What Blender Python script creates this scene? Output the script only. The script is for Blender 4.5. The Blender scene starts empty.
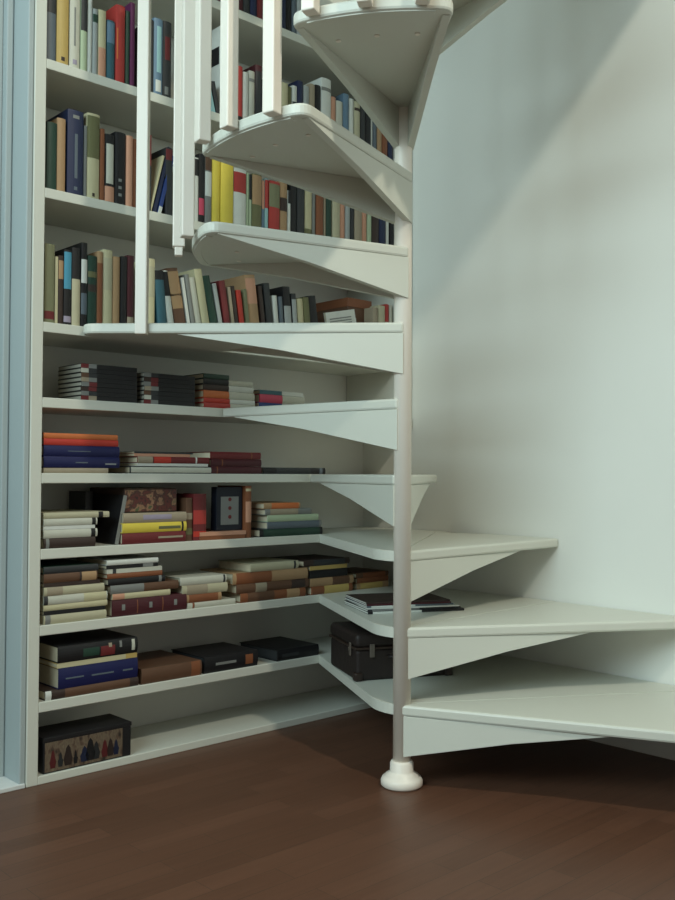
import bpy, bmesh, math, random
from mathutils import Vector, Matrix
random.seed(7)
PI = math.pi
C = bpy.context.scene.collection
# ------------------------------------------------------------------ camera
F = 950.0; HC = 0.815; PITCH = math.atan(24/950.0)
cam_d = bpy.data.cameras.new('camera'); cam = bpy.data.objects.new('camera', cam_d); C.objects.link(cam)
cam_d.sensor_fit = 'VERTICAL'; cam_d.sensor_height = 36; cam_d.lens = 36*F/900; cam_d.clip_start = .02
ROLL = math.radians(.25)
cam.location = (0, 0, HC); cam.matrix_world = Matrix.Translation((0, 0, HC)) @ Matrix.Rotation(PI/2+PITCH, 4, 'X') @ Matrix.Rotation(ROLL, 4, 'Z')
bpy.context.scene.camera = cam
# bank frame: u runs along the bookcase front, v runs into the wall behind it
UX, UY = .7317, .6816
ANG = math.atan2(UY, UX)
def W(u, v, z=0): return Vector((UX*u-UY*v, UY*u+UX*v, z))
def UV(x, y): return (UX*x+UY*y, -UY*x+UX*y)
def ray(px, py):
    a = (px-337.5)/F; b = (450-py)/F
    a, b = a*math.cos(ROLL)-b*math.sin(ROLL), a*math.sin(ROLL)+b*math.cos(ROLL)
    return Vector((a, math.cos(PITCH)-b*math.sin(PITCH), math.sin(PITCH)+b*math.cos(PITCH)))
def on_v(px, py, v):          # place along the shelf front
    d = ray(px, py); du, dv = UV(d.x, d.y); t = v/dv
    return du*t, HC+d.z*t
ROT = Matrix.Rotation(ANG, 4, 'Z')
V_FRONT, V_WALL, U_WALL, U_LEFT = 2.358, 2.62, 2.575, 1.134
# ------------------------------------------------------------------ materials
def lin(c):
    c /= 255.0
    return c/12.92 if c <= .04045 else ((c+.055)/1.055)**2.4
MATS = {}
def mat(name, rgb, rough=.55, var=.06, scale=18, bump=0, spec=.4, boost=1.0):
    key = (name,)
    if key in MATS: return MATS[key]
    m = bpy.data.materials.new(name); m.use_nodes = True
    nt = m.node_tree; b = nt.nodes['Principled BSDF']
    col = [min(.86, lin(c)*boost) for c in rgb]
    tc = nt.nodes.new('ShaderNodeTexCoord'); nz = nt.nodes.new('ShaderNodeTexNoise')
    nz.inputs['Scale'].default_value = scale; nz.inputs['Detail'].default_value = 3
    nt.links.new(tc.outputs['Object'], nz.inputs['Vector'])
    mix = nt.nodes.new('ShaderNodeMix'); mix.data_type = 'RGBA'
    mix.inputs[6].default_value = [c*(1-var) for c in col]+[1]
    mix.inputs[7].default_value = [min(1, c*(1+var)) for c in col]+[1]
    nt.links.new(nz.outputs['Fac'], mix.inputs[0]); nt.links.new(mix.outputs[2], b.inputs['Base Color'])
    b.inputs['Roughness'].default_value = rough; b.inputs['Specular IOR Level'].default_value = spec
    if bump:
        bp = nt.nodes.new('ShaderNodeBump'); bp.inputs['Strength'].default_value = bump; bp.inputs['Distance'].default_value = .004
        nt.links.new(nz.outputs['Fac'], bp.inputs['Height']); nt.links.new(bp.outputs['Normal'], b.inputs['Normal'])
    MATS[key] = m; return m
M_PAINT = mat('white_gloss_paint', (204, 205, 194), .38, .02, 6)
M_WALL = mat('white_plaster', (228, 229, 222), .8, .025, 3, .12)
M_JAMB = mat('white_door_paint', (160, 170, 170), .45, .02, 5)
M_POLE = mat('white_metal_paint', (232, 224, 212), .35, .02, 6)
M_PAGES = mat('book_pages', (196, 186, 160), .85, .10, 60)
M_GREYPAGES = mat('grey_pages', (150, 148, 136), .85, .10, 60)
def floor_material():
    m = bpy.data.materials.new('wood_laminate'); m.use_nodes = True
    nt = m.node_tree; b = nt.nodes['Principled BSDF']
    tc = nt.nodes.new('ShaderNodeTexCoord')
    br = nt.nodes.new('ShaderNodeTexBrick'); br.offset = .37; br.inputs['Scale'].default_value = 1
    br.inputs['Brick Width'].default_value = .42; br.inputs['Row Height'].default_value = .064
    br.inputs['Mortar Size'].default_value = .0009; br.inputs['Mortar Smooth'].default_value = .3; br.inputs['Bias'].default_value = -.2
    br.inputs['Color1'].default_value = (lin(94), lin(64), lin(49), 1)
    br.inputs['Color2'].default_value = (lin(82), lin(55), lin(41), 1)
    br.inputs['Mortar'].default_value = (lin(68), lin(50), lin(38), 1)
    nt.links.new(tc.outputs['Object'], br.inputs['Vector'])
    mp = nt.nodes.new('ShaderNodeMapping'); mp.inputs['Scale'].default_value = (2.2, 38, 1)
    nt.links.new(tc.outputs['Object'], mp.inputs['Vector'])
    nz = nt.nodes.new('ShaderNodeTexNoise'); nz.inputs['Scale'].default_value = 2.2; nz.inputs['Detail'].default_value = 6
    nt.links.new(mp.outputs['Vector'], nz.inputs['Vector'])
    cr = nt.nodes.new('ShaderNodeMapRange'); cr.inputs['To Min'].default_value = .78; cr.inputs['To Max'].default_value = 1.2
    nt.links.new(nz.outputs['Fac'], cr.inputs['Value'])
    mx = nt.nodes.new('ShaderNodeMix'); mx.data_type = 'RGBA'; mx.blend_type = 'MULTIPLY'; mx.inputs[0].default_value = 1
    nt.links.new(br.outputs['Color'], mx.inputs[6]); nt.links.new(cr.outputs['Result'], mx.inputs[7])
    nt.links.new(mx.outputs[2], b.inputs['Base Color'])
    b.inputs['Roughness'].default_value = .42; b.inputs['Specular IOR Level'].default_value = .3
    return m
M_FLOOR = floor_material()
# ------------------------------------------------------------------ mesh helpers
def tag(o, label=None, cat=None, group=None, kind=None):
    if label: o['label'] = label
    if cat: o['category'] = cat
    if group: o['group'] = group
    if kind: o['kind'] = kind
    return o
def empty(name, M):
    o = bpy.data.objects.new(name, None); C.objects.link(o); o.empty_display_size = .05; o.matrix_world = M; return o
def link(name, bm, m, parent=None, M=None, bevel=0, seg=2, smooth=False):
    me = bpy.data.meshes.new(name); bmesh.ops.recalc_face_normals(bm, faces=bm.faces); bm.to_mesh(me); bm.free()
    o = bpy.data.objects.new(name, me); C.objects.link(o); me.materials.append(m)
    if parent: o.parent = parent
    if M is not None:
        if parent: o.matrix_local = M
        else: o.matrix_world = M
    if bevel:
        b = o.modifiers.new('bevel', 'BEVEL'); b.width = bevel; b.segments = seg; b.limit_method = 'ANGLE'; b.angle_limit = .6
    if smooth:
        for p in me.polygons: p.use_smooth = True
    return o
def box(bm, x0, x1, y0, y1, z0, z1):
    vs = [bm.verts.new(p) for p in [(x0,y0,z0),(x1,y0,z0),(x1,y1,z0),(x0,y1,z0),(x0,y0,z1),(x1,y0,z1),(x1,y1,z1),(x0,y1,z1)]]
    for f in [(0,3,2,1),(4,5,6,7),(0,1,5,4),(1,2,6,5),(2,3,7,6),(3,0,4,7)]: bm.faces.new([vs[i] for i in f])
def prism(bm, pts, z0, z1):
    a = [bm.verts.new((p[0], p[1], z0)) for p in pts]; b = [bm.verts.new((p[0], p[1], z1)) for p in pts]
    bm.faces.new(list(reversed(a))); bm.faces.new(b)
    n = len(pts)
    for i in range(n): bm.faces.new([a[i], a[(i+1) % n], b[(i+1) % n], b[i]])
def lathe(bm, prof, n=40):
    rings = [[bm.verts.new((r*math.cos(2*PI*i/n), r*math.sin(2*PI*i/n), z)) for i in range(n)] for r, z in prof]
    for a, b in zip(rings, rings[1:]):
        for i in range(n): bm.faces.new([a[i], a[(i+1) % n], b[(i+1) % n], b[i]])
    bm.faces.new(list(reversed(rings[0]))); bm.faces.new(rings[-1])
def quadplate(bm, pts4, off):          # a flat plate given by its four corners and a thickness vector
    a = [bm.verts.new(p) for p in pts4]; b = [bm.verts.new(Vector(p)+off) for p in pts4]
    n = len(pts4)
    bm.faces.new(a); bm.faces.new(list(reversed(b)))
    for i in range(n): bm.faces.new([a[i], a[(i+1) % n], b[(i+1) % n], b[i]])
def struct(name, bm, m, M=None, bevel=0): return tag(link(name, bm, m, None, M, bevel), kind='structure')
def B(*a):
    bm = bmesh.new(); box(bm, *a); return bm
# ------------------------------------------------------------------ the room
struct('floor', B(-3.2, U_WALL+.1, -3.5, V_WALL+.12, -.1, 0), M_FLOOR, ROT)
struct('wall_right', B(U_WALL, U_WALL+.12, -3.5, V_WALL+.12, 0, 5.0), M_WALL, ROT)
struct('wall_back', B(1.10, U_WALL, V_WALL, V_WALL+.12, 0, 5.0), M_WALL, ROT)
struct('wall_left', B(-3.2, .12, V_FRONT+.02, V_FRONT+.24, 0, 5.0), M_WALL, ROT)
struct('wall_above_door', B(.12, 1.10, V_FRONT+.02, V_FRONT+.24, 2.32, 5.0), M_WALL, ROT)['label'] = 'wall above the door'
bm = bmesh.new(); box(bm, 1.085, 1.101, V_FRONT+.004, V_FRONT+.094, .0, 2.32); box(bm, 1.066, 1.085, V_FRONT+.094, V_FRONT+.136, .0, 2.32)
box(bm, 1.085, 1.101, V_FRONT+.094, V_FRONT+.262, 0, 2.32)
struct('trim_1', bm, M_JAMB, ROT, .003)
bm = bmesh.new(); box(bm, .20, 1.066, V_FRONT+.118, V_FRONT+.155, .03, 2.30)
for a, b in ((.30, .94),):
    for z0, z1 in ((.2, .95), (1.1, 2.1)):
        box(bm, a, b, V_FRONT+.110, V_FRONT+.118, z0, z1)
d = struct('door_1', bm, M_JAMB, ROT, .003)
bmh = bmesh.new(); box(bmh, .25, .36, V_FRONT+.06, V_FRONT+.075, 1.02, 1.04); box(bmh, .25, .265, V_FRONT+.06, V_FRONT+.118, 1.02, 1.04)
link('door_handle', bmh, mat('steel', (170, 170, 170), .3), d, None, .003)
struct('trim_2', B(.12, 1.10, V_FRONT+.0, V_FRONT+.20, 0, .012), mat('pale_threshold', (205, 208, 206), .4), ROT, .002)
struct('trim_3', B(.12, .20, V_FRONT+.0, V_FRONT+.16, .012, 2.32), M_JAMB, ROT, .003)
# ------------------------------------------------------------------ the bookcase
SH = {'A': 2.264, 'B': 1.917, 'C': 1.571, 'D': 1.214, 'E': 1.014, 'F': .814, 'G': .614, 'H': .414, 'I': .214, 'J': .022}
U_IN = 2.118                      # where the low shelves turn towards the stair pole
U_END = 2.484
bank = empty('built_in_bookcase', ROT @ Matrix.Translation((U_LEFT, V_FRONT, 0)))
tag(bank, 'tall white built-in bookcase filling the corner behind the spiral staircase', 'bookcase')
def bk(name, u0, u1, v0, v1, z0, z1, bev=.002):
    return link(name, B(u0-U_LEFT, u1-U_LEFT, v0-V_FRONT, v1-V_FRONT, z0, z1), M_PAINT, bank, Matrix.Identity(4), bev)
bk('side_panel', 1.102, U_LEFT, V_FRONT, V_WALL-.002, 0, 2.95)
bk('side_panel', U_END, U_WALL-.002, V_FRONT+.004, V_WALL-.002, 1.02, 2.95)
bk('top_panel', 1.102, U_WALL-.002, V_FRONT, V_WALL-.002, 2.95, 2.98)
TH = .027
for k in 'ABCD': bk('shelf', U_LEFT, U_END, V_FRONT, V_WALL-.004, SH[k]-TH, SH[k])
bk('shelf', U_LEFT, U_WALL-.004, V_FRONT, V_WALL-.004, SH['E']-TH, SH['E'])
bk('shelf', U_LEFT, U_WALL-.004, V_FRONT, V_WALL-.004, SH['F']-TH, SH['F'])
for k in 'GHI': bk('shelf', U_LEFT, U_IN, V_FRONT, V_WALL-.004, SH[k]-TH, SH[k])
bk('bottom_board', U_LEFT, U_WALL-.004, V_FRONT, V_WALL-.004, 0, SH['J'])
# ------------------------------------------------------------------ the spiral staircase
PX, PY = .172, 2.51
stair = empty('spiral_staircase', Matrix.Translation((PX, PY, 0)))
tag(stair, 'white spiral staircase winding up around a slim central pole', 'staircase')
def sp(name, bm, parent=stair, bevel=0, smooth=False, m=None):
    return link(name, bm, m or M_POLE, parent, Matrix.Identity(4), bevel, 2, smooth)
bm = bmesh.new(); lathe(bm, [(.0235, .05), (.0235, 3.3)], 32); sp('pole', bm, smooth=True).data
bm = bmesh.new(); lathe(bm, [(.050, 0), (.055, .005), (.055, .016), (.051, .024), (.044, .027), (.043, .031), (.034, .036), (.031, .040), (.031, .060), (.0285, .063), (.0275, .066)], 48)
sp('base_collar', bm, smooth=True)
def TZ(k): return .214+.2*(k-1)
def TH_A(k): return -22+33.4*(k-1)
def uvdir(deg):                   # world angle -> direction in u,v
    a = math.radians(deg)-ANG; return math.cos(a), math.sin(a)
PU, PV = UV(PX, PY)
def reach(deg, R, vmax):          # how far a tread can go before it meets wall or bookcase
    cu, cv = uvdir(deg); r = R
    if cu > 1e-6: r = min(r, (U_WALL-.003-PU)/cu)
    if cv > 1e-6: r = min(r, (vmax-PV)/cv)
    return r
def pol(deg, r): a = math.radians(deg); return Vector((r*math.cos(a), r*math.sin(a), 0))
def fillet(pts, idx, rad, n=6):
    out = []
    N = len(pts)
    for i, p in enumerate(pts):
        if i not in idx: out.append(p); continue
        a = (pts[i-1]-p); b = (pts[(i+1) % N]-p); la = a.length; lb = b.length
        r = min(rad, la*.9, lb*.9); a = p+a.normalized()*r; b = p+b.normalized()*r
        for j in range(n+1):
            t = j/n; out.append(a*(1-t)**2+p*2*t*(1-t)+b*t*t)
    return out
TT = .028
def off_edge(deg, r, side, w=.012):   # a point on an edge line shifted sideways a little
    a = math.radians(deg); return pol(deg, r)+Vector((-math.sin(a), math.cos(a), 0))*w*side
def gusset(tread, deg, side, z, r1, hub=.027, inset=.012, h0=.108):
    a = math.radians(deg); n = Vector((-math.sin(a), math.cos(a), 0))*side
    p = [pol(deg, .0)+n*(hub-.001), pol(deg, r1)+n*inset*.6]
    n = -n
    zt = z-TT
    mid = p[0]*.45+p[1]*.55
    pts = [p[0]+Vector((0, 0, zt)), p[1]+Vector((0, 0, zt)), p[1]+Vector((0, 0, zt-.0015)), mid+Vector((0, 0, zt-h0*.40)), p[0]+Vector((0, 0, zt-h0))]
    bm = bmesh.new(); quadplate(bm, pts, n*.018); sp('bracket', bm, tread, .0015, m=M_PAINT)
def make_tread(k):
    z = TZ(k); a0, a1 = TH_A(k), TH_A(k+1)
    vmax = V_FRONT-.002 if k >= 4 else V_WALL-.006
    R = {1: .95, 2: .95, 3: .80, 4: .78, 5: .80, 6: .86}.get(k, .555)
    n = 14; arc = []
    if k == 6: a0, a1 = 145.3, 178.5
    if k == 5: a1 = 143
    if k >= 7: a0 -= 4.5 if k == 9 else 8; a1 -= 2.5
    for i in range(n+1):
        d = a0+(a1-a0)*i/n; arc.append(pol(d, reach(d, R, vmax)))
    h0 = .022
    start = off_edge(a0, .0, -1, h0); end = off_edge(a1, .0, 1, .028 if k > 3 else .001)
    w = .012
    e0 = Vector((math.sin(math.radians(a0)), -math.cos(math.radians(a0)), 0))*w
    e1 = Vector((-math.sin(math.radians(a1)), math.cos(math.radians(a1)), 0))*w
    if k < 4: e1 *= 0
    body = [start]+[arc[0]+e0]+arc[1:-1]+[arc[-1]+e1]+[end]
    if k >= 7: body = fillet(body, {1, n+1}, .045)
    elif k == 6: body = fillet(body, {n+1}, .06)
    bm = bmesh.new(); prism(bm, body, z-TT, z)
    t = sp('tread', bm, bevel=.006, m=M_PAINT)
    r1 = .53 if k >= 7 or k <= 3 else .60
    if k == 6: r1 = .60
    gusset(t, a0, -1, z, min(r1, reach(a0, R, vmax)-.01), h0)
    if k >= 4: gusset(t, a1, 1, z, min(r1, reach(a1, R, vmax)-.01), .028)
    if k >= 7:
        pts = [pol(a0+3+(a1-a0-6)*i/n, .548) for i in range(n+1)]+[pol(a1-3-(a1-a0-6)*i/n, .530) for i in range(n+1)]
        bm = bmesh.new(); prism(bm, pts, z-TT-.0025, z-TT+.001); sp('edge_strip', bm, t, .001, m=M_PAINT)
        for i in range(3):        # the round heads of the screws under the tread
            p = pol(a0+6+(a1-a0-12)*i/2, .44); bm = bmesh.new(); lathe(bm, [(.006, z-TT-.002), (.006, z-TT+.002)], 14)
            bmesh.ops.translate(bm, verts=bm.verts, vec=p); sp('screw_head', bm, t)
    return t
for k in range(1, 13): make_tread(k)
# low shelves that carry the bookcase round to the pole, level with the first three treads
for k in (1, 2, 3):
    z = TZ(k); a1 = TH_A(k+1)
    R = {1: .95, 2: .95, 3: .80}[k]
    d = reach(a1, R, V_WALL-.006)
    pts = [Vector((UX*(u)-UY*v-PX, UY*u+UX*v-PY, 0)) for u, v in ((PU-.02, PV+.005), (PU-.030, PV+.062), (U_IN, V_FRONT), (U_IN, V_WALL-.004), (U_WALL-.004, V_WALL-.004))]
    tip = pol(a1, d)
    n = 6
    pts = [pts[0]]+[pts[1]]+pts[2:]
    tu, tv = UV(tip.x+PX, tip.y+PY)
    if k == 3:
        pts.append(Vector((UX*(U_WALL-.004)-UY*tv-PX, UY*(U_WALL-.004)+UX*tv-PY, 0)))
    pts += [tip, Vector((0, 0, 0))]
    pts = fillet(pts, {1}, .07)
    if k == 1: pass
    # shift into the bookcase frame
    Mi = (bank.matrix_world).inverted() @ Matrix.Translation((PX, PY, 0))
    q = [Mi @ p for p in pts]
    bm = bmesh.new(); prism(bm, q, z-TT, z)
    bmesh.ops.triangulate(bm, faces=[f for f in bm.faces if len(f.verts) > 4])
    link('corner_shelf', bm, M_PAINT, bank, Matrix.Identity(4))
# unseen slab overhead, added and shaped to shade the upper wall and shelves
bm = bmesh.new(); prism(bm, [pol(a, reach(a, .93, V_WALL-.02)) for a in range(-70, 225, 6)]+[pol(222, .05), pol(-70, .05)], 2.62, 2.66)
sp('shade_slab', bm, m=M_PAINT)
# balusters
def baluster(deg, r, zb, zt, w=.034, bolt=True):
    M = Matrix.Translation(pol(deg, r)) @ Matrix.Rotation(math.radians(deg), 4, 'Z')
    bm = bmesh.new(); box(bm, -w/2, w/2, -w/2, w/2, zb, zt)
    o = link('baluster', bm, M_POLE, stair, M, .003)
    if bolt:
        bm = bmesh.new(); box(bm, -.010, .010, -.012, .012, zb-.022, zb); link('peg', bm, M_POLE, o, Matrix.Identity(4), .002)
    return o
RP = .574
rail_pts = []
baluster(180, .693, TZ(6)-TT-.004, 2.26, .031, False)
for d, z, r in ((190, TZ(7), .588), (201, TZ(7), .580), (211.8, TZ(8), .578), (223, TZ(8), RP), (236.5, TZ(8), RP), (246, TZ(9), RP), (258, TZ(9), RP), (270, TZ(9), RP), (281, TZ(10), RP), (292, TZ(10), RP), (303, TZ(10), RP)):
    zt = TZ(7)+.9+(d-190)*.2/33.4
    baluster(d, r, z-TT+.004, zt, .031, d < 195)
bm = bmesh.new(); prev = None
for i in range(61):
    d = 180+126*i/60; r = .690-(.69-.578)*min(1, i/6); z = 2.26+(d-180)*.2/33.4+.03
    c = pol(d, r)+Vector((0, 0, z)); rad = pol(d, 1)
    ring = [bm.verts.new(c+rad*(.024*math.cos(2*PI*j/10))+Vector((0, 0, .018*math.sin(2*PI*j/10)))) for j in range(10)]
    if prev:
        for j in range(10): bm.faces.new([prev[j], prev[(j+1) % 10], ring[(j+1) % 10], ring[j]])
    else: bm.faces.new(ring)
    prev = ring
bm.faces.new(prev); sp('handrail', bm, smooth=True)
# ------------------------------------------------------------------ books
PAL = {  # seen colours of the covers
 'white': (205, 208, 200), 'off-white': (188, 188, 172), 'cream': (190, 182, 142), 'ivory': (178, 172, 140), 'beige': (156, 142, 118),
 'grey': (122, 124, 120), 'pale grey': (156, 162, 160), 'slate': (88, 100, 110), 'charcoal': (48, 50, 52), 'black': (26, 25, 27),
 'navy': (30, 40, 74), 'blue': (36, 62, 130), 'steel-blue': (92, 122, 146), 'light-blue': (60, 142, 172), 'teal': (48, 94, 108),
 'aqua': (140, 186, 188), 'dark-green': (32, 64, 50), 'green': (48, 96, 68), 'olive': (104, 104, 66), 'pale-green': (168, 186, 150), 'moss': (120, 122, 88),
 'yellow': (220, 196, 60), 'mustard': (188, 158, 84), 'tan': (168, 132, 92), 'brown': (98, 66, 46), 'dark-brown': (58, 42, 36), 'rust': (134, 76, 44),
 'orange': (204, 104, 48), 'salmon': (200, 142, 112), 'red': (178, 50, 44), 'dark-red': (112, 34, 36), 'maroon': (74, 24, 32), 'purple': (92, 28, 74), 'pink': (206, 60, 90), 'royal-blue': (16, 22, 78), 'scarlet': (192, 48, 34), 'lavender': (150, 140, 160)}
def desat(c):
    g = sum(c)/3; return tuple(g+(x-g)*.86 for x in c)
def cmat(c): return mat('cover_'+c.replace('-', '_').replace(' ', '_'), desat(PAL[c]), .5, .10, 30, boost=1.0)
def profile(t, d, bulge, inner, c=.0018, n=6):
    # outline of a cover seen from its top: two boards joined by a spine at y=0
    out = []
    for i in range(n+1):
        s = i/n; out.append((t*s, -bulge*(1-(2*s-1)**2)))
    o = [(0, d)]+out+[(t, d)]
    i_ = [(t-c, d), (t-c, c)] + [(c, c), (c, d)]
    return o+i_
def strip(t, bulge, lo, hi, off=.0006, n=6, f0=0, f1=1):
    bm = bmesh.new(); rows = []
    for i in range(n+1):
        s = f0+(f1-f0)*i/n; y = -bulge*(1-(2*s-1)**2)-off
        x = t*s
        rows.append([bm.verts.new((x, y, lo)), bm.verts.new((x, y, hi)), bm.verts.new((x, y+off*.95, lo)), bm.verts.new((x, y+off*.95, hi))])
    for a, b in zip(rows, rows[1:]):
        bm.faces.new([a[0], b[0], b[1], a[1]]); bm.faces.new([a[2], a[3], b[3], b[2]])
        bm.faces.new([a[0], a[2], b[2], b[0]]); bm.faces.new([a[1], b[1], b[3], a[3]])
    for a in (rows[0], rows[-1]): bm.faces.new([a[0], a[1], a[3], a[2]])
    return bm
def make_book(M, t, h, d, col, bands=(), flip=False, hard=True, pages=None, name='book'):
    # local x: thickness, y: depth away from the spine, z: height of the spine
    bulge = min(.004, t*.12) if hard else 0
    bm = bmesh.new(); prism(bm, profile(t, d, bulge, None, min(.0020, t*.13)), 0, h)
    o = link(name, bm, cmat(col), None, M)
    c = min(.0020, t*.13); ins = .003 if hard else .0006
    bm = B(c+.0002, t-c-.0002, c, d-ins, ins, h-ins)
    link('page_block', bm, pages or M_PAGES, o, Matrix.Identity(4))
    for bd in bands:
        b0, b1, bc = bd[:3]; f0, f1 = bd[3:5] if len(bd) > 3 else (0, 1)
        if flip: b0, b1 = 1-b1, 1-b0
        link('spine_title' if f1-f0 < .8 else 'spine_label', strip(t, bulge, h*b0, h*b1, f0=f0, f1=f1), cmat(bc), o, Matrix.Identity(4))
    return o
SHELF_NAME = {'A': 'top shelf in view', 'B': 'second shelf from top', 'C': 'third shelf from top', 'D': 'fourth shelf from top',
              'E': 'fifth shelf from top', 'F': 'sixth shelf from top', 'G': 'seventh shelf from top', 'H': 'eighth shelf from top',
              'I': 'ninth shelf from top', 'J': 'bottom board'}
ALL = []     # (object, colour, size word, band words, shelf, where)
VS = V_FRONT+.012
def upright(sh, items, run):
    """books on their feet: (x0, x1, ytop, colour, lean, bands)"""
    zs = SH[sh]; made = []
    prev_u = None
    for it in items:
        x0, x1, yt, col = it[:4]; lean = it[4] if len(it) > 4 else 0; bands = it[5] if len(it) > 5 else (); dep = it[6] if len(it) > 6 else None
        u0, zb = on_v(x0, yt, VS)
        zt = zb
        # the shelf line at this x, so the thickness is read at mid height
        ub, _ = on_v(x0, yt+35, VS); ue, _ = on_v(x1, yt+35, VS)
        h = zt-zs
        t = max(.006, ue-ub-.0008)
        if lean: h = h/math.cos(math.radians(lean)); t *= math.cos(math.radians(lean))
        dep = dep or min(.2, max(.12, h*.68))
        hh = max(.1, h)
        vj = random.uniform(0, .004)
        M = ROT @ Matrix.Translation((ub, VS+vj, zs))
        if lean:
            a = -math.radians(lean)       # positive leans to the left
            if lean > 0: M = M @ Matrix.Rotation(a, 4, 'Y')
            else: M = M @ Matrix.Translation((t, 0, 0)) @ Matrix.Rotation(a, 4, 'Y') @ Matrix.Translation((-t, 0, 0))
        o = make_book(M, t, hh, dep, col, bands, hard=t > .012)
        made.append((o, col, t, hh, bands))
    ALL.append((sh, run, 'up', made))
    return made
G_ = {}
def cB(*b): return b
# second shelf from the top
upright('B', [
 (47, 56.5, -14, 'slate', 0, ((.66, .95, 'charcoal'),)), (57, 69, -16, 'mustard', 0, ((.05, .1, 'dark-brown', .35, .65),)), (70, 80.5, -10, 'off-white', 0, ((.06, .12, 'lavender', .3, .7), (.3, .8, 'grey', .4, .55))),
 (81, 87.5, -8, 'pale-green', 0, ((.52, .95, 'charcoal'),)), (88, 92.5, -4, 'white'), (93, 98, 8, 'pale grey', 0, ((.8, .92, 'dark-green'),)),
 (98.5, 106, 9, 'cream', 0, ((0, .44, 'salmon'),)), (107, 115, 19, 'teal', 0, ((.62, .97, 'steel-blue'),)), (116, 125, 4, 'red', 0, ((.3, .7, 'orange', .08, .2),)),
 (126, 130, 10, 'dark-green'), (130.5, 135, 2, 'purple')], 'left of the slim baluster')
upright('B', [(149.5, 153.5, 19, 'charcoal'), (154, 163, 17, 'steel-blue', 0, ((.05, .2, 'white', .2, .8), (.3, .9, 'aqua', .3, .8))), (163.5, 172, 20, 'charcoal', 0, ((.5, .8, 'dark-red', .2, .8), (.05, .15, 'grey', .2, .6)))], 'between the first balusters')
def special_B():
    ub, _ = on_v(223, 60, VS); ue, _ = on_v(236, 60, VS)
    M = ROT @ Matrix.Translation((ub, VS, SH['B']))
    t = ue-ub; h = .29; d = .22
    o = link('box_file', B(0, t, 0, d, 0, h), cmat('white'), None, M, .003)
    bm = B(-.0008, 0, .02, .115, .17, .225); link('side_label', bm, cmat('black'), o, Matrix.Identity(4))
    link('thumb_ring', (lambda b: (lathe(b, [(.012, -.002), (.012, 0)], 20), bmesh.ops.rotate(b, verts=b.verts, matrix=Matrix.Rotation(PI/2, 3, 'X'), cent=(0, 0, 0)), bmesh.ops.translate(b, verts=b.verts, vec=(t/2, 0, .06)), b)[-1])(bmesh.new()), cmat('charcoal'), o, Matrix.Identity(4))
    tag(o, 'tall white box file with a black label on its side, second shelf from top', 'box file')
special_B()
m = upright('B', [(213, 216, 84, 'aqua', 14, (), .13), (217, 221, 96, 'charcoal', 13, (), .13)], 'magazines')
upright('B', [(237.5, 243, 65, 'red', 0, ((0, .1, 'black'),)), (243.5, 249, 71, 'white'), (249.5, 255, 70, 'off-white', 0, ((.8, .86, 'grey'),)), (255.5, 262, 64, 'maroon', 0, ((.1, .9, 'charcoal'),))], 'between the last balusters')
upright('B', [
 (277, 281.5, 72, 'dark-green'), (282, 288, 82, 'cream'), (288.5, 292, 86, 'olive'), (292.5, 297, 85, 'white', 0, ((.5, .7, 'charcoal'),)), (297.5, 303, 80, 'navy'),
 (303.5, 309, 85, 'pale grey'), (309.5, 315, 83, 'beige'), (315.5, 321, 84, 'black', 0, ((.0, .1, 'white'),)), (321.5, 331, 77, 'white', 0, ((.82, .87, 'grey'),)),
 (331.5, 336, 96, 'salmon'), (336.5, 343, 100, 'off-white'), (343.5, 349, 93, 'steel-blue'), (349.5, 354, 98, 'white'), (354.5, 360, 101, 'ivory', 0, ((.84, .89, 'dark-brown'),)),
 (360.5, 365, 103, 'charcoal', 0, ((.1, .3, 'white'),)), (365.5, 371, 103, 'black', 0, ((.1, .2, 'beige'),)), (371.5, 373, 103, 'white'), (373.5, 377, 105, 'slate'), (377.5, 382, 107, 'tan'), (382.5, 388, 106, 'rust'), (388.5, 393, 112, 'navy')], 'behind the stairs')
# third shelf from the top
upright('C', [
 (47, 57, 121, 'dark-green'), (57.5, 66, 117, 'tan'), (68, 84, 108, 'navy', 0, ((.2, .72, 'slate', .42, .6), (.9, .94, 'grey', .3, .7), (.06, .1, 'slate', .4, .6))), (84.5, 87, 125, 'grey'), (87.5, 100, 112, 'cream', 0, ((.48, .97, 'olive'), (.03, .07, 'dark-brown', .4, .6))),
 (100.5, 105, 128, 'rust'), (105.5, 115, 133, 'black', 0, ((.28, .86, 'off-white', .12, .88), (.02, .24, 'salmon'))), (115.5, 126, 131, 'black', 0, ((.12, .16, 'grey', .3, .6), (.22, .26, 'grey', .3, .6), (.32, .36, 'grey', .3, .6))),
 (126.5, 133, 135, 'salmon'), (133.5, 137, 138, 'rust')], 'left of the slim baluster')
upright('C', [(148, 151.5, 134, 'dark-red', 0, ((0, .6, 'charcoal'),)), (150, 152, 152, 'cream', -14), (153.5, 157, 143, 'navy', -14), (158, 161.5, 152, 'blue', -14, ((.0, .12, 'white'),)), (166, 173, 147, 'charcoal', 0, ((.82, .98, 'dark-red'),))], 'between the first balusters')
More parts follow.
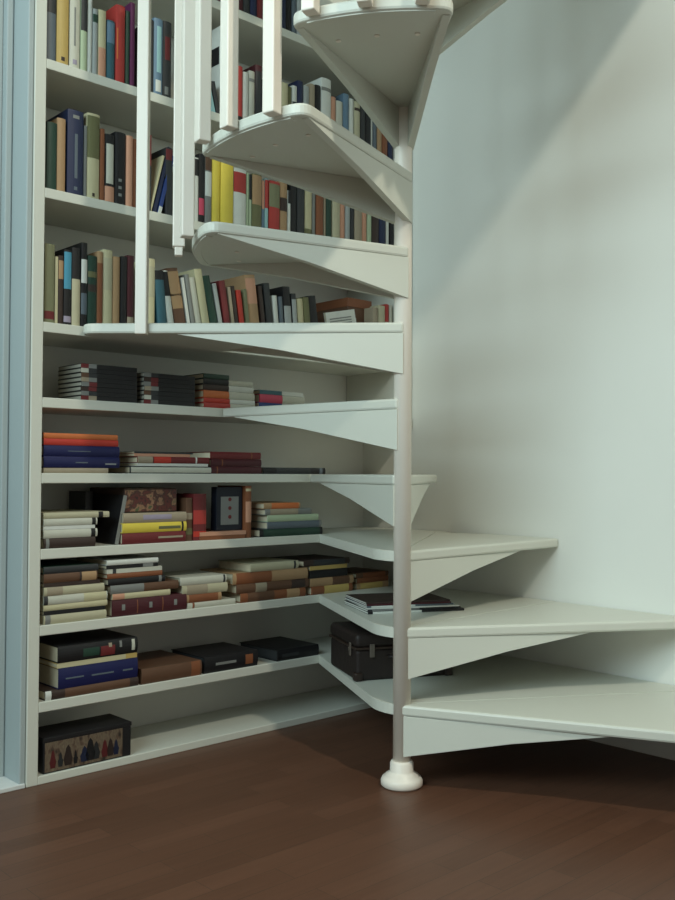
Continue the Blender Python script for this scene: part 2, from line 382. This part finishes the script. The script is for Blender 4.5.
upright('C', [
 (190, 194.5, 165, 'off-white', 0, ((.0, .06, 'black'),)), (195, 199, 157, 'white', 0, ((.72, .98, 'black'),)), (199.5, 205, 153, 'black', 0, ((.12, .36, 'pink'),)), (205.5, 212, 156, 'grey', 0, ((.42, .78, 'white'), (.8, 1, 'brown'))),
 (212.5, 220.5, 157, 'yellow'), (221, 233.5, 160, 'yellow'), (234, 246.5, 167, 'white', 0, ((.62, .94, 'red'),)), (247, 249, 172, 'pale-green'), (249.5, 252, 174, 'pale-green', 0, ((.58, 1, 'black'),)),
 (252.5, 262, 173, 'olive', 0, ((.5, .98, 'tan'),)), (262.5, 265, 180, 'steel-blue', 0, ((.5, 1, 'salmon'),)), (265.5, 269, 178, 'aqua', 0, ((.5, .98, 'red'),)), (269.5, 280, 180, 'red', 0, ((.55, .95, 'moss'),)),
 (280.5, 287.5, 180, 'tan', 0, ((.5, .72, 'dark-brown'),)), (288, 290.5, 190, 'white', 0, ((.75, 1, 'black'),)), (291, 297, 182, 'black'), (297.5, 305, 184, 'charcoal'), (305.5, 312.5, 186, 'cream', 0, ((.0, .3, 'olive'),)),
 (313, 316, 190, 'grey'), (316.5, 323.5, 190, 'rust'), (324, 326, 194, 'beige'), (326.5, 332, 193, 'dark-green'), (332.5, 340, 196, 'ivory'), (340.5, 345, 198, 'salmon'), (345.5, 350, 200, 'pale grey'),
 (350.5, 354, 198, 'charcoal'), (354.5, 362, 200, 'beige'), (362.5, 367, 200, 'tan', 0, ((.0, .9, 'salmon'),)), (367.5, 371.5, 204, 'pale-green'), (372, 379, 204, 'dark-brown'), (379.5, 386, 206, 'navy'), (386.5, 389.5, 210, 'white'), (390, 394, 210, 'black')], 'behind the stairs')
# fourth shelf from the top
upright('D', [
 (45, 55, 243, 'moss', 0, ((.05, .15, 'dark-red'),)), (55.5, 58.5, 256, 'cream'), (59, 64, 255, 'dark-brown', 0, ((.66, .93, 'tan'),)), (64.5, 72, 249, 'black', 0, ((.48, .97, 'light-blue'), (.04, .12, 'lavender'))),
 (72.5, 81, 247, 'black', 0, ((.0, .6, 'ivory'),)), (81.5, 87.5, 242, 'black', 0, ((.52, .8, 'white'), (.15, .4, 'slate'))), (88, 97, 255, 'dark-green', 0, ((.5, .6, 'dark-brown'), (.7, .78, 'olive'))), (97.5, 103, 251, 'tan', 0, ((.05, .85, 'rust'),)),
 (103.5, 113, 249, 'cream', 0, ((.5, .9, 'ivory'),)), (113.5, 120.5, 256, 'tan'), (121, 127, 256, 'black'), (127.5, 134, 255, 'maroon', 0, ((.0, .2, 'beige'),))], 'left of the slim baluster')
upright('D', [
 (147.5, 155, 258, 'cream', 0, ((.5, .9, 'ivory'),)), (159, 168.5, 271, 'teal', 5, ((.86, 1, 'black'),)), (170, 176.5, 272, 'white', 9, ((.62, .98, 'black'),)), (178, 189, 270, 'brown', 11, ((.42, .95, 'tan'), (.6, .63, 'dark-brown'))),
 (190, 193, 279, 'white', 10), (193.8, 198, 276, 'grey', 10), (198.8, 204.5, 279, 'off-white', 11), (205.3, 213, 271, 'cream', 11), (214.5, 222, 278, 'dark-green', 13), (222.8, 227, 285, 'pale grey', 12), (228, 234, 282, 'dark-red', 10),
 (235, 238, 288, 'beige', 9), (238.8, 242, 287, 'dark-brown', 9), (243, 248, 291, 'scarlet', 9), (248.8, 252, 290, 'moss', 7), (253, 263, 276, 'tan', 8, ((.6, .95, 'salmon'),)), (265, 269, 287, 'dark-brown', 8), (270, 276, 284, 'charcoal', 7),
 (277, 281.5, 296, 'white', 6), (282.5, 286, 297, 'slate', 5), (287, 294, 287, 'black', 5, ((.1, .7, 'pale grey'),)), (295, 299.5, 294, 'charcoal', 5, ((.0, .9, 'pale grey'),)), (300.5, 306.5, 299, 'cream', 5), (307.3, 313, 298, 'olive', 6), (314.5, 322, 297, 'black', 9)], 'behind the stairs')
upright('D', [(373, 378, 307, 'beige'), (378.5, 385, 305, 'ivory', 0, ((.2, .7, 'tan'),)), (385.5, 389, 304, 'red', 0, ((0, .7, 'off-white'),)), (389.5, 392, 305, 'off-white')], 'beside the pole')
def boxthing(name, M, x, y, z, m, bevel=.003): return link(name, B(0, x, 0, y, 0, z), m, None, M, bevel)
def D_box():
    ub, zt = on_v(347, 298, VS+.05); ue, _ = on_v(370, 320, VS+.05)
    h = zt-SH['D']
    o = boxthing('storage_box', ROT @ Matrix.Translation((ub, VS+.045, SH['D'])), ue-ub, .17, h, cmat('brown'), .004)
    link('lid', B(-.002, ue-ub+.002, -.002, .172, h-.03, h+.002), cmat('rust'), o, Matrix.Identity(4), .002)
    tag(o, 'reddish brown lidded box at the right end of the fourth shelf from top', 'box')
    u0, _ = on_v(329, 320, VS+.02); u1, _ = on_v(358, 320, VS+.02)
    w = u1-u0
    for i, (c, dv, a, h, lab) in enumerate((('white', .004, -12, .150, 'white booklet with grey lines, front cover out, tilted against the reddish brown box'), ('pale grey', .018, -7, .132, 'pale grey booklet tucked between the white booklet and the reddish brown box'))):
        M = ROT @ Matrix.Translation((u0+.006*i, VS+dv, SH['D'])) @ Matrix.Rotation(math.radians(a), 4, 'Y') @ Matrix.Translation((w, 0, 0)) @ Matrix.Rotation(PI/2, 4, 'Z')
        o = make_book(M, .010, h, w, c, (), hard=False)
        if i == 0:
            for k in range(3): link('cover_line', B(-.0008, 0, .02, w-.015, .106+.009*k, .110+.009*k), cmat('grey'), o, Matrix.Identity(4))
        tag(o, lab, 'book', 'booklets by the brown box')
D_box()
# top shelf, mostly above the picture
upright('A', [(236.5, 243, -40, 'maroon'), (243.5, 250, -44, 'charcoal'), (250.5, 257, -42, 'navy'), (257.5, 264, -44, 'dark-red'), (279, 286, -38, 'navy'), (286.5, 292, -38, 'black'), (292.5, 297, -32, 'slate'), (297.5, 304, -32, 'pale grey'), (304.5, 311, -30, 'beige')], 'at the top')
# ------------------------------------------------------------------ flat stacks
def flat(sh, items, run, z0=None, place='stack'):
    """bottom to top: (x0, x1, thickness px, colour, bands, depth, v shift)"""
    z = z0 if z0 is not None else SH[sh]; made = []
    for it in items:
        x0, x1, tp, col = it[:4]; bands = it[4] if len(it) > 4 else (); dep = it[5] if len(it) > 5 else .2; dv = it[6] if len(it) > 6 else 0
        nm = it[7] if len(it) > 7 else 'book'
        yr = 474-(z-HC)*360
        u0, _ = on_v(x0, yr, VS-.006+dv); u1, _ = on_v(x1, yr, VS-.006+dv)
        D = W((u0+u1)/2, VS)[1]; t = tp*D/F
        # lying on its side: local x goes up, local z runs towards -u
        R = Matrix(((0, 0, -1, 0), (0, 1, 0, 0), (1, 0, 0, 0), (0, 0, 0, 1)))
        L = u1-u0; dep = min(dep, V_WALL-.008-(VS-.006+dv))
        yaw = Matrix.Rotation(math.radians(random.uniform(-.5, .5)), 4, 'Z')
        M = ROT @ Matrix.Translation((u1, VS-.006+dv, z+.0003)) @ yaw @ R
        o = make_book(M, t-.0006, L, dep, col, bands, True, hard=t > .014, name=nm, pages=it[8] if len(it) > 8 else None)
        z += t
        made.append((o, col, t, L, bands))
    ALL.append((sh, run, 'flat', made))
    return z, made
dv_ = [('dark-red', 'beige'), ('grey', 'charcoal'), ('dark-brown', 'dark-red'), ('grey', 'dark-red'), ('beige', 'grey'), ('brown', 'charcoal'), ('off-white', 'charcoal'), ('dark-red', 'grey')]
def discs(x0, x1, n, tp, seeds, side):
    return [(x0+(.3 if i % 2 else 0), x1, tp, 'black', ((.0, .13, seeds[i][0]), (.13, .27, seeds[i][1])), .135, 0, 'dvd_case', M_GREYPAGES) for i in range(n)]
flat('E', discs(81, 137, 8, 4.5, dv_, 0), 'dvdA')
flat('E', discs(144, 195, 7, 4.4, dv_[::-1], 0), 'dvdB')
flat('E', [(204, 255, 5.0, 'red', ((.5, 1, 'off-white'),), .13), (204, 254.5, 4.8, 'scarlet', ((.5, 1, 'white'),), .13), (203.5, 254, 7.4, 'orange', ((.49, 1, 'off-white'),), .13),
           (203.5, 253, 6.0, 'dark-brown', ((.5, 1, 'white'),), .13), (203.5, 252.5, 5.4, 'black', ((.5, 1, 'off-white'),), .13), (203.5, 229, 5.0, 'dark-green', (), .13)], 'half coloured')
flat('E', [(259, 304, 4.2, 'navy', ((.5, 1, 'off-white'),), .13), (259, 304, 4.2, 'blue', ((.5, 1, 'white'),), .13), (259.5, 304, 8.2, 'pink', ((.5, 1, 'off-white'),), .13),
           (260, 303, 4.2, 'teal', ((.5, 1, 'white'),), .13)], 'small right')
flat('F', [(43.5, 108, 5.4, 'beige'), (43.5, 119, 11.2, 'royal-blue', ((.4, .56, 'slate', .42, .52), (.8, .95, 'pale grey', .3, .42)), .21), (43.5, 119, 10.8, 'royal-blue', ((.3, .6, 'slate', .45, .52),), .21), (43.5, 118, 6.5, 'scarlet', (), .2), (43.5, 117.5, 5.5, 'orange', (), .2)], 'leftmost')
flat('F', [(130, 213, 7.2, 'charcoal', ((.01, .97, 'off-white', .12, .88),), .21), (137, 208, 3.0, 'white', (), .2), (137, 209, 6.5, 'dark-red', ((.0, .2, 'beige'), (.22, .45, 'scarlet'), (.8, .82, 'white')), .2), (134, 190, 3.0, 'salmon', (), .2, .01), (134, 193, 2.0, 'charcoal', (), .2, .02)], 'middle')
flat('F', [(211, 261, 7.4, 'maroon', ((.1, .12, 'rust'),), .21), (211, 261, 7.2, 'maroon', ((.2, .22, 'rust'),), .21), (210.5, 260.5, 7.2, 'dark-red', ((.8, .82, 'rust'),), .21)], 'maroon')
flat('F', [(263, 325, 6.5, 'black', ((.2, .75, 'charcoal'), (.9, .95, 'slate')), .2)], 'single')
flat('G', [(43.5, 95, 10, 'dark-brown', ((.04, .1, 'grey'),), .2), (43.5, 97, 8.4, 'off-white', ((.88, .96, 'black'),), .2), (43.5, 95, 3.6, 'white'), (43.5, 97, 7.2, 'off-white', ((.9, .97, 'black'),), .2), (43.5, 109, 6, 'ivory', ((.83, .9, 'black'),), .2)], 'leftmost')
z, _ = flat('G', [(122, 185, 11, 'dark-red', ((.55, .95, 'beige', .42, .6),), .2), (122, 186, 9.6, 'yellow', ((.55, .9, 'olive', .3, .6), (.92, .95, 'black')), .2), (123, 186, 9.8, 'beige', ((.3, .75, 'lavender', .3, .8),), .2)], 'beside the dark book')
# the patterned and upright things on the seventh shelf
def pattern_mat(name, cols, scale, pos=(.32, .42, .5, .58, .68)):
    m = bpy.data.materials.new(name); m.use_nodes = True; nt = m.node_tree; b = nt.nodes['Principled BSDF']
    tc = nt.nodes.new('ShaderNodeTexCoord'); v = nt.nodes.new('ShaderNodeTexNoise'); v.inputs['Scale'].default_value = scale; v.inputs['Detail'].default_value = 4
    nt.links.new(tc.outputs['Object'], v.inputs['Vector'])
    r = nt.nodes.new('ShaderNodeValToRGB'); el = r.color_ramp.elements
    el[0].position = pos[0]; el[0].color = [lin(c)*.9 for c in cols[0]]+[1]; el[1].position = pos[-1]; el[1].color = [lin(c)*.9 for c in cols[-1]]+[1]
    for p, c in zip(pos[1:-1], cols[1:-1]): e = el.new(p); e.color = [lin(x)*.9 for x in c]+[1]
    nt.links.new(v.outputs['Fac'], r.inputs['Fac']); nt.links.new(r.outputs['Color'], b.inputs['Base Color']); b.inputs['Roughness'].default_value = .5
    return m
M_COLLAGE = pattern_mat('printed_collage', [(40, 24, 22), (96, 40, 34), (60, 38, 30), (150, 110, 84), (70, 80, 50)], 38)
def at_u(px, z, v=VS): return on_v(px, 474-(z-HC)*360, v)[0]
u0 = at_u(126, z); u1 = at_u(179, z)
o = boxthing('illustrated_box', ROT @ Matrix.Translation((u0, VS+.012, z+.0005)), u1-u0, .2, .068, cmat('dark-brown'), .002)
link('printed_front', B(.003, u1-u0-.003, -.0008, 0, .003, .065), M_COLLAGE, o, Matrix.Identity(4))
link('printed_lid', B(.003, u1-u0-.003, .003, .197, .068, .0688), M_COLLAGE, o, Matrix.Identity(4))
tag(o, 'box with a red and brown printed picture on top of the yellow and red books', 'box')
m = upright('G', [(115.5, 119.5, 496, 'grey', -11, (), .23)], 'large'); ALL.pop()
bb = m[0][0]; bb.data.materials[0] = cmat('black'); sl = link('spine_label', strip(m[0][2], 0, 0, m[0][3]), cmat('grey'), bb, Matrix.Identity(4))
tag(bb, 'large thin black book leaning right between the white stack and the yellow book', 'book')
m = upright('G', [(107, 114.5, 492, 'charcoal', 0, (), .1)], 'dark'); ALL.pop()
m[0][0].matrix_world = ROT @ Matrix.Translation((0, .12, 0)) @ ROT.inverted() @ m[0][0].matrix_world
tag(m[0][0], 'dark book standing far back behind the leaning black book, seventh shelf from top', 'book')
upright('G', [(186.5, 193, 498, 'brown', 0, ((.15, .3, 'olive'), (.5, .65, 'beige'))), (193.5, 206.5, 494, 'dark-red', 0, ((.35, .65, 'red'), (.08, .2, 'scarlet')))], 'beside the framed box')
z, _ = flat('G', [(200, 245, 4, 'rust', (), .15), (200, 246, 4, 'salmon', (), .15)], 'thin pair')
u0 = at_u(219, z); u1 = at_u(245, z); t2 = at_u(251, z)-u1; hh = (530-486)*W(u0, VS)[1]/F
o = boxthing('framed_box', ROT @ Matrix.Translation((u0, VS+.014, z+.0005)), u1-u0, .03, hh, mat('blue_black', (22, 26, 38)), .002)
link('front_panel', B(.016, u1-u0-.016, -.0008, 0, .018, hh-.03), cmat('grey'), o, Matrix.Identity(4))
for i in range(3):
    bm = bmesh.new(); lathe(bm, [(.006, 0), (.006, .001)], 16); bmesh.ops.rotate(bm, verts=bm.verts, matrix=Matrix.Rotation(PI/2, 3, 'X'), cent=(0, 0, 0))
    bmesh.ops.translate(bm, verts=bm.verts, vec=((u1-u0)/2, -.0008, .042+.027*i)); link('red_emblem', bm, cmat('dark-red'), o, Matrix.Identity(4))
tag(o, 'dark blue framed box with a pale panel and three red dots', 'box')
m = upright('G', [(245.7, 251.5, 486, 'rust', 0, ((.3, .7, 'salmon'), (.9, .95, 'cream')), .15)], 'x'); ALL.pop()
tag(m[0][0], 'rust coloured book standing against the right side of the dark blue framed box', 'book')
flat('G', [(260, 322, 7.5, 'black', ((.05, .95, 'dark-green'),), .19), (267, 321, 7, 'grey', ((.0, .95, 'slate'),), .2), (267, 318, 6.6, 'pale-green', (), .19), (265, 311, 6, 'grey', ((.1, .7, 'beige'),), .19), (264, 300, 6, 'tan', ((.2, .95, 'orange'),), .19)], 'right end')
flat('H', [(43.5, 106, 9, 'ivory', ((.02, .1, 'grey'),)), (43.5, 105, 4, 'black'), (43.5, 107, 6, 'cream'), (43.5, 107, 8.6, 'off-white', ((.0, .06, 'charcoal'), (.62, .98, 'cream'))), (43.5, 104, 8.5, 'ivory', ((.05, .3, 'beige'),)), (43.5, 100, 4, 'dark-brown'), (43.5, 97, 9, 'brown', ((.66, .7, 'dark-brown'), (.7, .98, 'tan'))), (43.5, 98, 7, 'dark-green', ((0, 1, 'charcoal'),))], 'leftmost')
flat('H', [(112, 186, 16.5, 'maroon', ((.12, .16, 'grey', .35, .7), (.32, .33, 'rust', .1, .9), (.48, .52, 'grey', .35, .7), (.66, .67, 'rust', .1, .9), (.82, .86, 'grey', .35, .7)), .2), (112, 170, 5.8, 'cream', ((.0, .2, 'salmon'),), .19), (110, 178, 8.4, 'brown', ((0, .48, 'grey'),), .19), (108, 165, 6.5, 'black', ((.88, .93, 'grey'),), .18), (107, 162, 5, 'rust', (), .18), (107, 162, 4.4, 'off-white', ((.1, .16, 'charcoal'),), .18), (106.5, 158, 3.8, 'black', ((.7, .9, 'grey'),), .18), (106.5, 158, 5, 'white', (), .18)], 'medallion')
flat('H', [(187, 235, 5.6, 'off-white', ((.1, .14, 'rust'),), .18), (185, 221, 8, 'tan', ((.1, .9, 'rust'),), .18), (182, 227, 9.5, 'ivory', ((.1, .55, 'beige'),), .18), (180, 226, 7.8, 'off-white', ((.93, .97, 'charcoal'),), .18)], 'white topped')
flat('H', [(240, 305, 9, 'rust', ((.1, .5, 'brown'), (.7, .9, 'tan')), .18), (236, 308, 9, 'brown', ((.25, .4, 'beige'), (.75, .95, 'dark-brown')), .18), (233, 307, 11, 'tan', ((.04, .5, 'rust'),), .18), (250, 298, 8, 'ivory', ((.9, .94, 'charcoal'),), .17)], 'old brown')
flat('H', [(311, 352, 8, 'rust', ((.3, .9, 'mustard'),), .18), (310, 353, 8, 'tan', ((.5, .9, 'brown'),), .18), (309, 347, 8, 'black', (), .17), (310, 347, 4, 'mustard', (), .17), (304, 349, 6, 'dark-brown', ((.2, .9, 'charcoal'),), .18)], 'black banded')
flat('H', [(357, 388, 6, 'tan', ((.1, .8, 'mustard'),), .17, .008), (357, 388, 5, 'rust', (), .17, .008), (356, 388, 5, 'brown', ((.2, .9, 'rust'),), .17, .008)], 'inner corner')
flat('I', [(45, 138, 9, 'dark-brown', ((.0, .06, 'white'), (.2, .9, 'brown')), .2), (58, 137, 20, 'royal-blue', ((.08, .3, 'slate', .45, .52), (.4, .68, 'slate', .42, .5), (.8, .93, 'slate', .42, .5)), .2), (57, 137, 5, 'mustard', ((.0, .85, 'cream'),), .2), (57.5, 137, 16, 'black', ((.3, .5, 'dark-green', .2, .7), (.52, .70, 'dark-red', .1, .7), (.62, .66, 'beige', .6, .85), (.76, .79, 'grey', .5, .9), (.92, .96, 'off-white', .2, .9)), .2)], 'leftmost')
flat('I', [(141, 201, 15, 'brown', ((.82, .97, 'rust'),), .22, .0, 'book', cmat('brown'))], 'brown flat')
flat('I', [(204, 257, 16, 'black', ((.2, .58, 'grey', .42, .58), (.76, .9, 'rust', .2, .8)), .18, .0, 'book', cmat('charcoal'))], 'black thick')
flat('I', [(277, 318, 11, 'black', ((.1, .5, 'charcoal', .3, .6),), .2, .0, 'book', cmat('charcoal'))], 'black right')
# labels for the rows and stacks
NICE = {'pale-green': 'pale green', 'dark-green': 'dark green', 'light-blue': 'light blue', 'steel-blue': 'steel blue', 'dark-red': 'dark red', 'dark-brown': 'dark brown', 'royal-blue': 'deep blue'}
def nice(c): return c
seen = {}
STACK = {('E', 'dvdA'): 'left stack of black cases', ('E', 'dvdB'): 'second stack of black cases', ('E', 'half coloured'): 'stack with red spines at its foot', ('E', 'small right'): 'rightmost stack of half-white spines',
 ('F', 'leftmost'): 'stack under the orange book', ('F', 'middle'): 'low stack right of the blue books', ('F', 'maroon'): 'stack of three maroon volumes', ('F', 'single'): 'alone',
 ('G', 'leftmost'): 'leftmost white-spined stack, seventh shelf', ('G', 'beside the dark book'): 'stack under the printed box', ('G', 'thin pair'): 'thin pair under the framed box', ('G', 'right end'): 'right-end stack, seventh shelf',
 ('H', 'leftmost'): 'leftmost stack, eighth shelf', ('H', 'medallion'): 'stack on the maroon medallion book', ('H', 'white topped'): 'third stack, eighth shelf', ('H', 'old brown'): 'fourth stack of old brown books', ('H', 'black banded'): 'fifth stack, eighth shelf', ('H', 'inner corner'): 'low brown stack in the inner corner',
 ('I', 'leftmost'): 'leftmost stack, ninth shelf'}
ORD = ['lowest', 'second from bottom', 'third from bottom', 'fourth from bottom', 'fifth from bottom', 'sixth from bottom', 'seventh from bottom', 'topmost']
def setlab(o, lab, grp, cat='book'):
    w = len(lab.split()); assert 4 <= w <= 16, (w, lab)
    assert lab not in seen, lab
    seen[lab] = 1; tag(o, lab, cat, grp)
SOLO = {('F', 'single'): 'thin black book lying alone at the right of the sixth shelf', ('I', 'brown flat'): 'wide brown leather-look book lying flat beside the deep blue book',
        ('I', 'black thick'): 'thick black book with a round rust emblem, lying on the ninth shelf', ('I', 'black right'): 'flat black book lying nearest the inner corner on the ninth shelf'}
rows = {}
for sh, run, kind, made in ALL:
    if kind == 'up':
        if run == 'magazines':
            setlab(made[0][0], 'aqua magazine leaning left beside the white box file, second shelf', 'books on the '+SHELF_NAME[sh])
            setlab(made[1][0], 'charcoal magazine leaning against the white box file, second shelf', 'books on the '+SHELF_NAME[sh]); continue
        for i, (o, col, t, h, bands) in enumerate(made):
            size = 'thin' if t < .016 else 'thick' if t > .034 else 'slim' if t < .024 else 'medium'
            L = nice(made[i-1][1]) if i else None; R = nice(made[i+1][1]) if i < len(made)-1 else None
            det = ''
            if bands:
                bc = bands[0][2]
                det = f' with {bc} band'
            if L and R: pos = f'between {L} and {R}'.replace('  ', ' ')
            elif L: pos = f'right-end, beside {L}'
            elif R: pos = f'left-end, beside {R}'
            else: pos = 'alone'
            shn = SHELF_NAME[sh].split(' from')[0].replace(' in view', '')
            if not (L and R) and (L or R):
                end = 'right' if L else 'left'
                pos = f'at {end} end of books {run}'; det = ''
            for lab in (f'{size} {col} book{det} {pos}, {shn}'+(' from top' if sh != 'A' else ' in view'), f'{size} {col} book{det} {pos}, {shn}', f'{size} {col} book{det} {pos}, {shn}, nearer the pole', f'{size} {col} book {pos}, {shn}, {run}'):
                if lab not in seen and len(lab.split()) <= 16: break
            setlab(o, lab, 'books on the '+SHELF_NAME[sh])
    else:
        g = 'stacked books on the '+SHELF_NAME[sh]
        if (sh, run) in SOLO: setlab(made[0][0], SOLO[(sh, run)], g); continue
        n = len(made)
        for i, (o, col, t, h, bands) in enumerate(made):
            od = 'topmost' if i == n-1 else ORD[i]
            thing = 'case' if run.startswith('dvd') else 'book'
            bc = f' with {bands[0][2]} band' if bands else ''
            lab = f'{col} {thing}{bc}, {od} of {STACK[(sh, run)]}'
            if len(lab.split()) > 16: lab = f'{col} {thing}, {od} of {STACK[(sh, run)]}'
            setlab(o, lab, g, 'disc case' if thing == 'case' else 'book')
# ------------------------------------------------------------------ picture box on the bottom board
M_FRIEZE = pattern_mat('printed_figures', [(46, 40, 34), (92, 72, 58), (112, 98, 80), (100, 84, 68), (122, 108, 88)], 40)
nt = M_FRIEZE.node_tree; mp = nt.nodes.new('ShaderNodeMapping'); mp.inputs['Scale'].default_value = (1.5, 1, .7)
tcn = [n for n in nt.nodes if n.type == 'TEX_COORD'][0]; nzn = [n for n in nt.nodes if n.type == 'TEX_NOISE'][0]
nt.links.new(tcn.outputs['Object'], mp.inputs['Vector']); nt.links.new(mp.outputs['Vector'], nzn.inputs['Vector'])
u0 = at_u(43.5, .05, V_FRONT+.006); u1 = at_u(131, .05, V_FRONT+.006); L = u1-u0; hh = .093
o = boxthing('picture_box', ROT @ Matrix.Translation((u0, V_FRONT+.006, SH['J'])), L, .12, hh, cmat('black'), .003)
link('printed_front', B(.004, L-.028, -.0008, 0, .004, hh-.012), M_FRIEZE, o, Matrix.Identity(4))
fig = [(.03, .07, .10, 'dark-red'), (.055, .06, .085, 'charcoal'), (.08, .10, .11, 'dark-brown'), (.105, .05, .08, 'black'), (.135, .10, .09, 'navy'), (.155, .11, .12, 'black'), (.175, .09, .10, 'charcoal'), (.205, .08, .10, 'dark-red'), (.225, .085, .10, 'dark-brown'), (.245, .07, .09, 'navy')]
for (fx, fh, fz, c) in fig:
    bm = bmesh.new(); s = fh*.30
    fz *= .60
    pts = [(fx-s*.35, .012), (fx+s*.35, .012), (fx+s*.5, .028), (fx+s*.3, fz-.018), (fx+s*.22, fz-.008), (fx, fz), (fx-s*.22, fz-.008), (fx-s*.3, fz-.018), (fx-s*.5, .028)]
    pts = [p for p in pts if True]
    a = [bm.verts.new((p[0]*L/.30, -.0016, p[1])) for p in pts]; b = [bm.verts.new((p[0]*L/.30, -.0008, p[1])) for p in pts]
    bm.faces.new(a); bm.faces.new(b[::-1])
    for i in range(len(pts)): bm.faces.new([a[i], a[(i+1) % len(pts)], b[(i+1) % len(pts)], b[i]])
    link('printed_figure', bm, mat('figure_'+c, tuple(x*.7 for x in PAL[c])), o, Matrix.Identity(4))
link('lid', B(-.001, L+.001, -.001, .121, hh-.01, hh+.001), cmat('black'), o, Matrix.Identity(4), .001)
tag(o, 'long dark box with a frieze of printed figures, on the bottom board at left', 'box')
# ------------------------------------------------------------------ suitcase and magazines on the corner shelves
ang = math.atan2(.31, .95)
M = Matrix.Translation((.0569, 2.765, .214)) @ Matrix.Rotation(ang, 4, 'Z')
M_LEATHER = mat('black_leather', (34, 26, 24), .55, .25, 40, .3)
root = empty('small_suitcase', M); tag(root, 'small dark leather suitcase with a metal clasp under the lowest corner shelves', 'suitcase')
w, dd, h = .30, .25, .137
link('body', B(0, w, 0, dd, 0, h*.68), M_LEATHER, root, Matrix.Identity(4), .012, 4)
link('lid', B(-.002, w+.002, -.002, dd+.002, h*.69, h), M_LEATHER, root, Matrix.Identity(4), .014, 4)
link('rim', B(-.004, w+.004, -.004, dd+.004, h*.66, h*.71), mat('dark_rim', (48, 36, 30), .4), root, Matrix.Identity(4), .002)
for (a, b) in ((-.006, .02), (w-.02, w+.006)):
    bm = bmesh.new(); box(bm, a, b, -.006, .02, 0, .026); link('corner_guard', bm, mat('dark_rim2', (44, 33, 28), .4), root, Matrix.Identity(4), .006, 3)
cl = link('clasp', B(-.0065, -.002, .035, .05, h*.5, h*.78), mat('dull_metal', (92, 84, 76), .4), root, Matrix.Identity(4), .002)
link('catch', B(-.009, -.006, .038, .047, h*.6, h*.68), mat('dull_metal', (92, 84, 76), .4), cl, Matrix.Identity(4), .001)
link('clasp', B(.04, .055, -.0085, -.002, h*.5, h*.78), mat('dull_metal', (92, 84, 76), .4), root, Matrix.Identity(4), .002)
bm = bmesh.new(); prev = None
for i in range(17):
    t = PI*i/16; c = Vector((w/2-.05*math.cos(t), -.004-.022*math.sin(t), h*.5))
    tan = Vector((.05*math.sin(t), -.022*math.cos(t), 0)).normalized(); nrm = Vector((tan.y, -tan.x, 0))
    ring = [bm.verts.new(c+nrm*.005*math.cos(2*PI*j/8)+Vector((0, 0, .005*math.sin(2*PI*j/8)))) for j in range(8)]
    if prev:
        for j in range(8): bm.faces.new([prev[j], prev[(j+1) % 8], ring[(j+1) % 8], ring[j]])
    else: bm.faces.new(ring)
    prev = ring
bm.faces.new(prev); link('handle', bm, M_LEATHER, root, Matrix.Identity(4), 0, 2, True)
z = .4145
mags = [('black', 0, .007, .30, 'white'), ('charcoal', 1.2, .006, .292, 'grey'), ('white', -1, .004, .285, None), ('slate', .8, .005, .272, 'white'), ('maroon', -.5, .005, .262, None), ('dark-brown', .3, .005, .262, None)]
nm = ['lowest of the magazines on the corner shelf', 'second from bottom of the corner magazines', 'third from bottom of the corner magazines', 'fourth from bottom of the corner magazines', 'second from top of the corner magazines', 'topmost of the corner magazine pile']
for i, (c, yw, t, L, bc) in enumerate(mags):
    R = Matrix(((0, 0, -1, 0), (0, 1, 0, 0), (1, 0, 0, 0), (0, 0, 0, 1)))
    base = Matrix.Translation((.089, 2.725, z)) @ Matrix.Rotation(math.atan2(.09, .294), 4, 'Z') @ Matrix.Rotation(math.radians(yw), 4, 'Z') @ Matrix.Translation((L, .003*i, 0)) @ R
    o = make_book(base, t-.0006, L, .215-.004*i, c, ((.05, .55, bc),) if bc else (), True, hard=False, name='magazine', pages=cmat('white'))
    setlab(o, f'{c} magazine, {nm[i]}', 'magazines on the corner shelf', 'magazine')
    z += t
# ------------------------------------------------------------------ light
w = bpy.data.worlds.new('world'); bpy.context.scene.world = w; w.use_nodes = True
bg = w.node_tree.nodes['Background']; bg.inputs['Color'].default_value = (1.0, .98, .90, 1); bg.inputs['Strength'].default_value = .25
def area(name, loc, target, sx, sy, power, col):
    l = bpy.data.lights.new(name, 'AREA'); l.shape = 'RECTANGLE'; l.size = sx; l.size_y = sy; l.energy = power; l.color = col
    o = bpy.data.objects.new(name, l); C.objects.link(o); o.location = loc
    o.rotation_euler = (Vector(target)-Vector(loc)).to_track_quat('-Z', 'Y').to_euler(); return o
area('ceiling_lamp_light', (1.8, -.1, 4.35), (.1, 2.5, 1.0), .12, .12, 74, (1, .95, .78))
area('left_window_light', (-2.0, -.7, 2.7), (.8, 3.0, 2.3), 3.0, 1.6, 138, (.72, .95, .99))
vs = bpy.context.scene.view_settings
vs.view_transform = 'Standard'; vs.look = 'None'; vs.exposure = 0; vs.gamma = 1; vs.use_curve_mapping = False
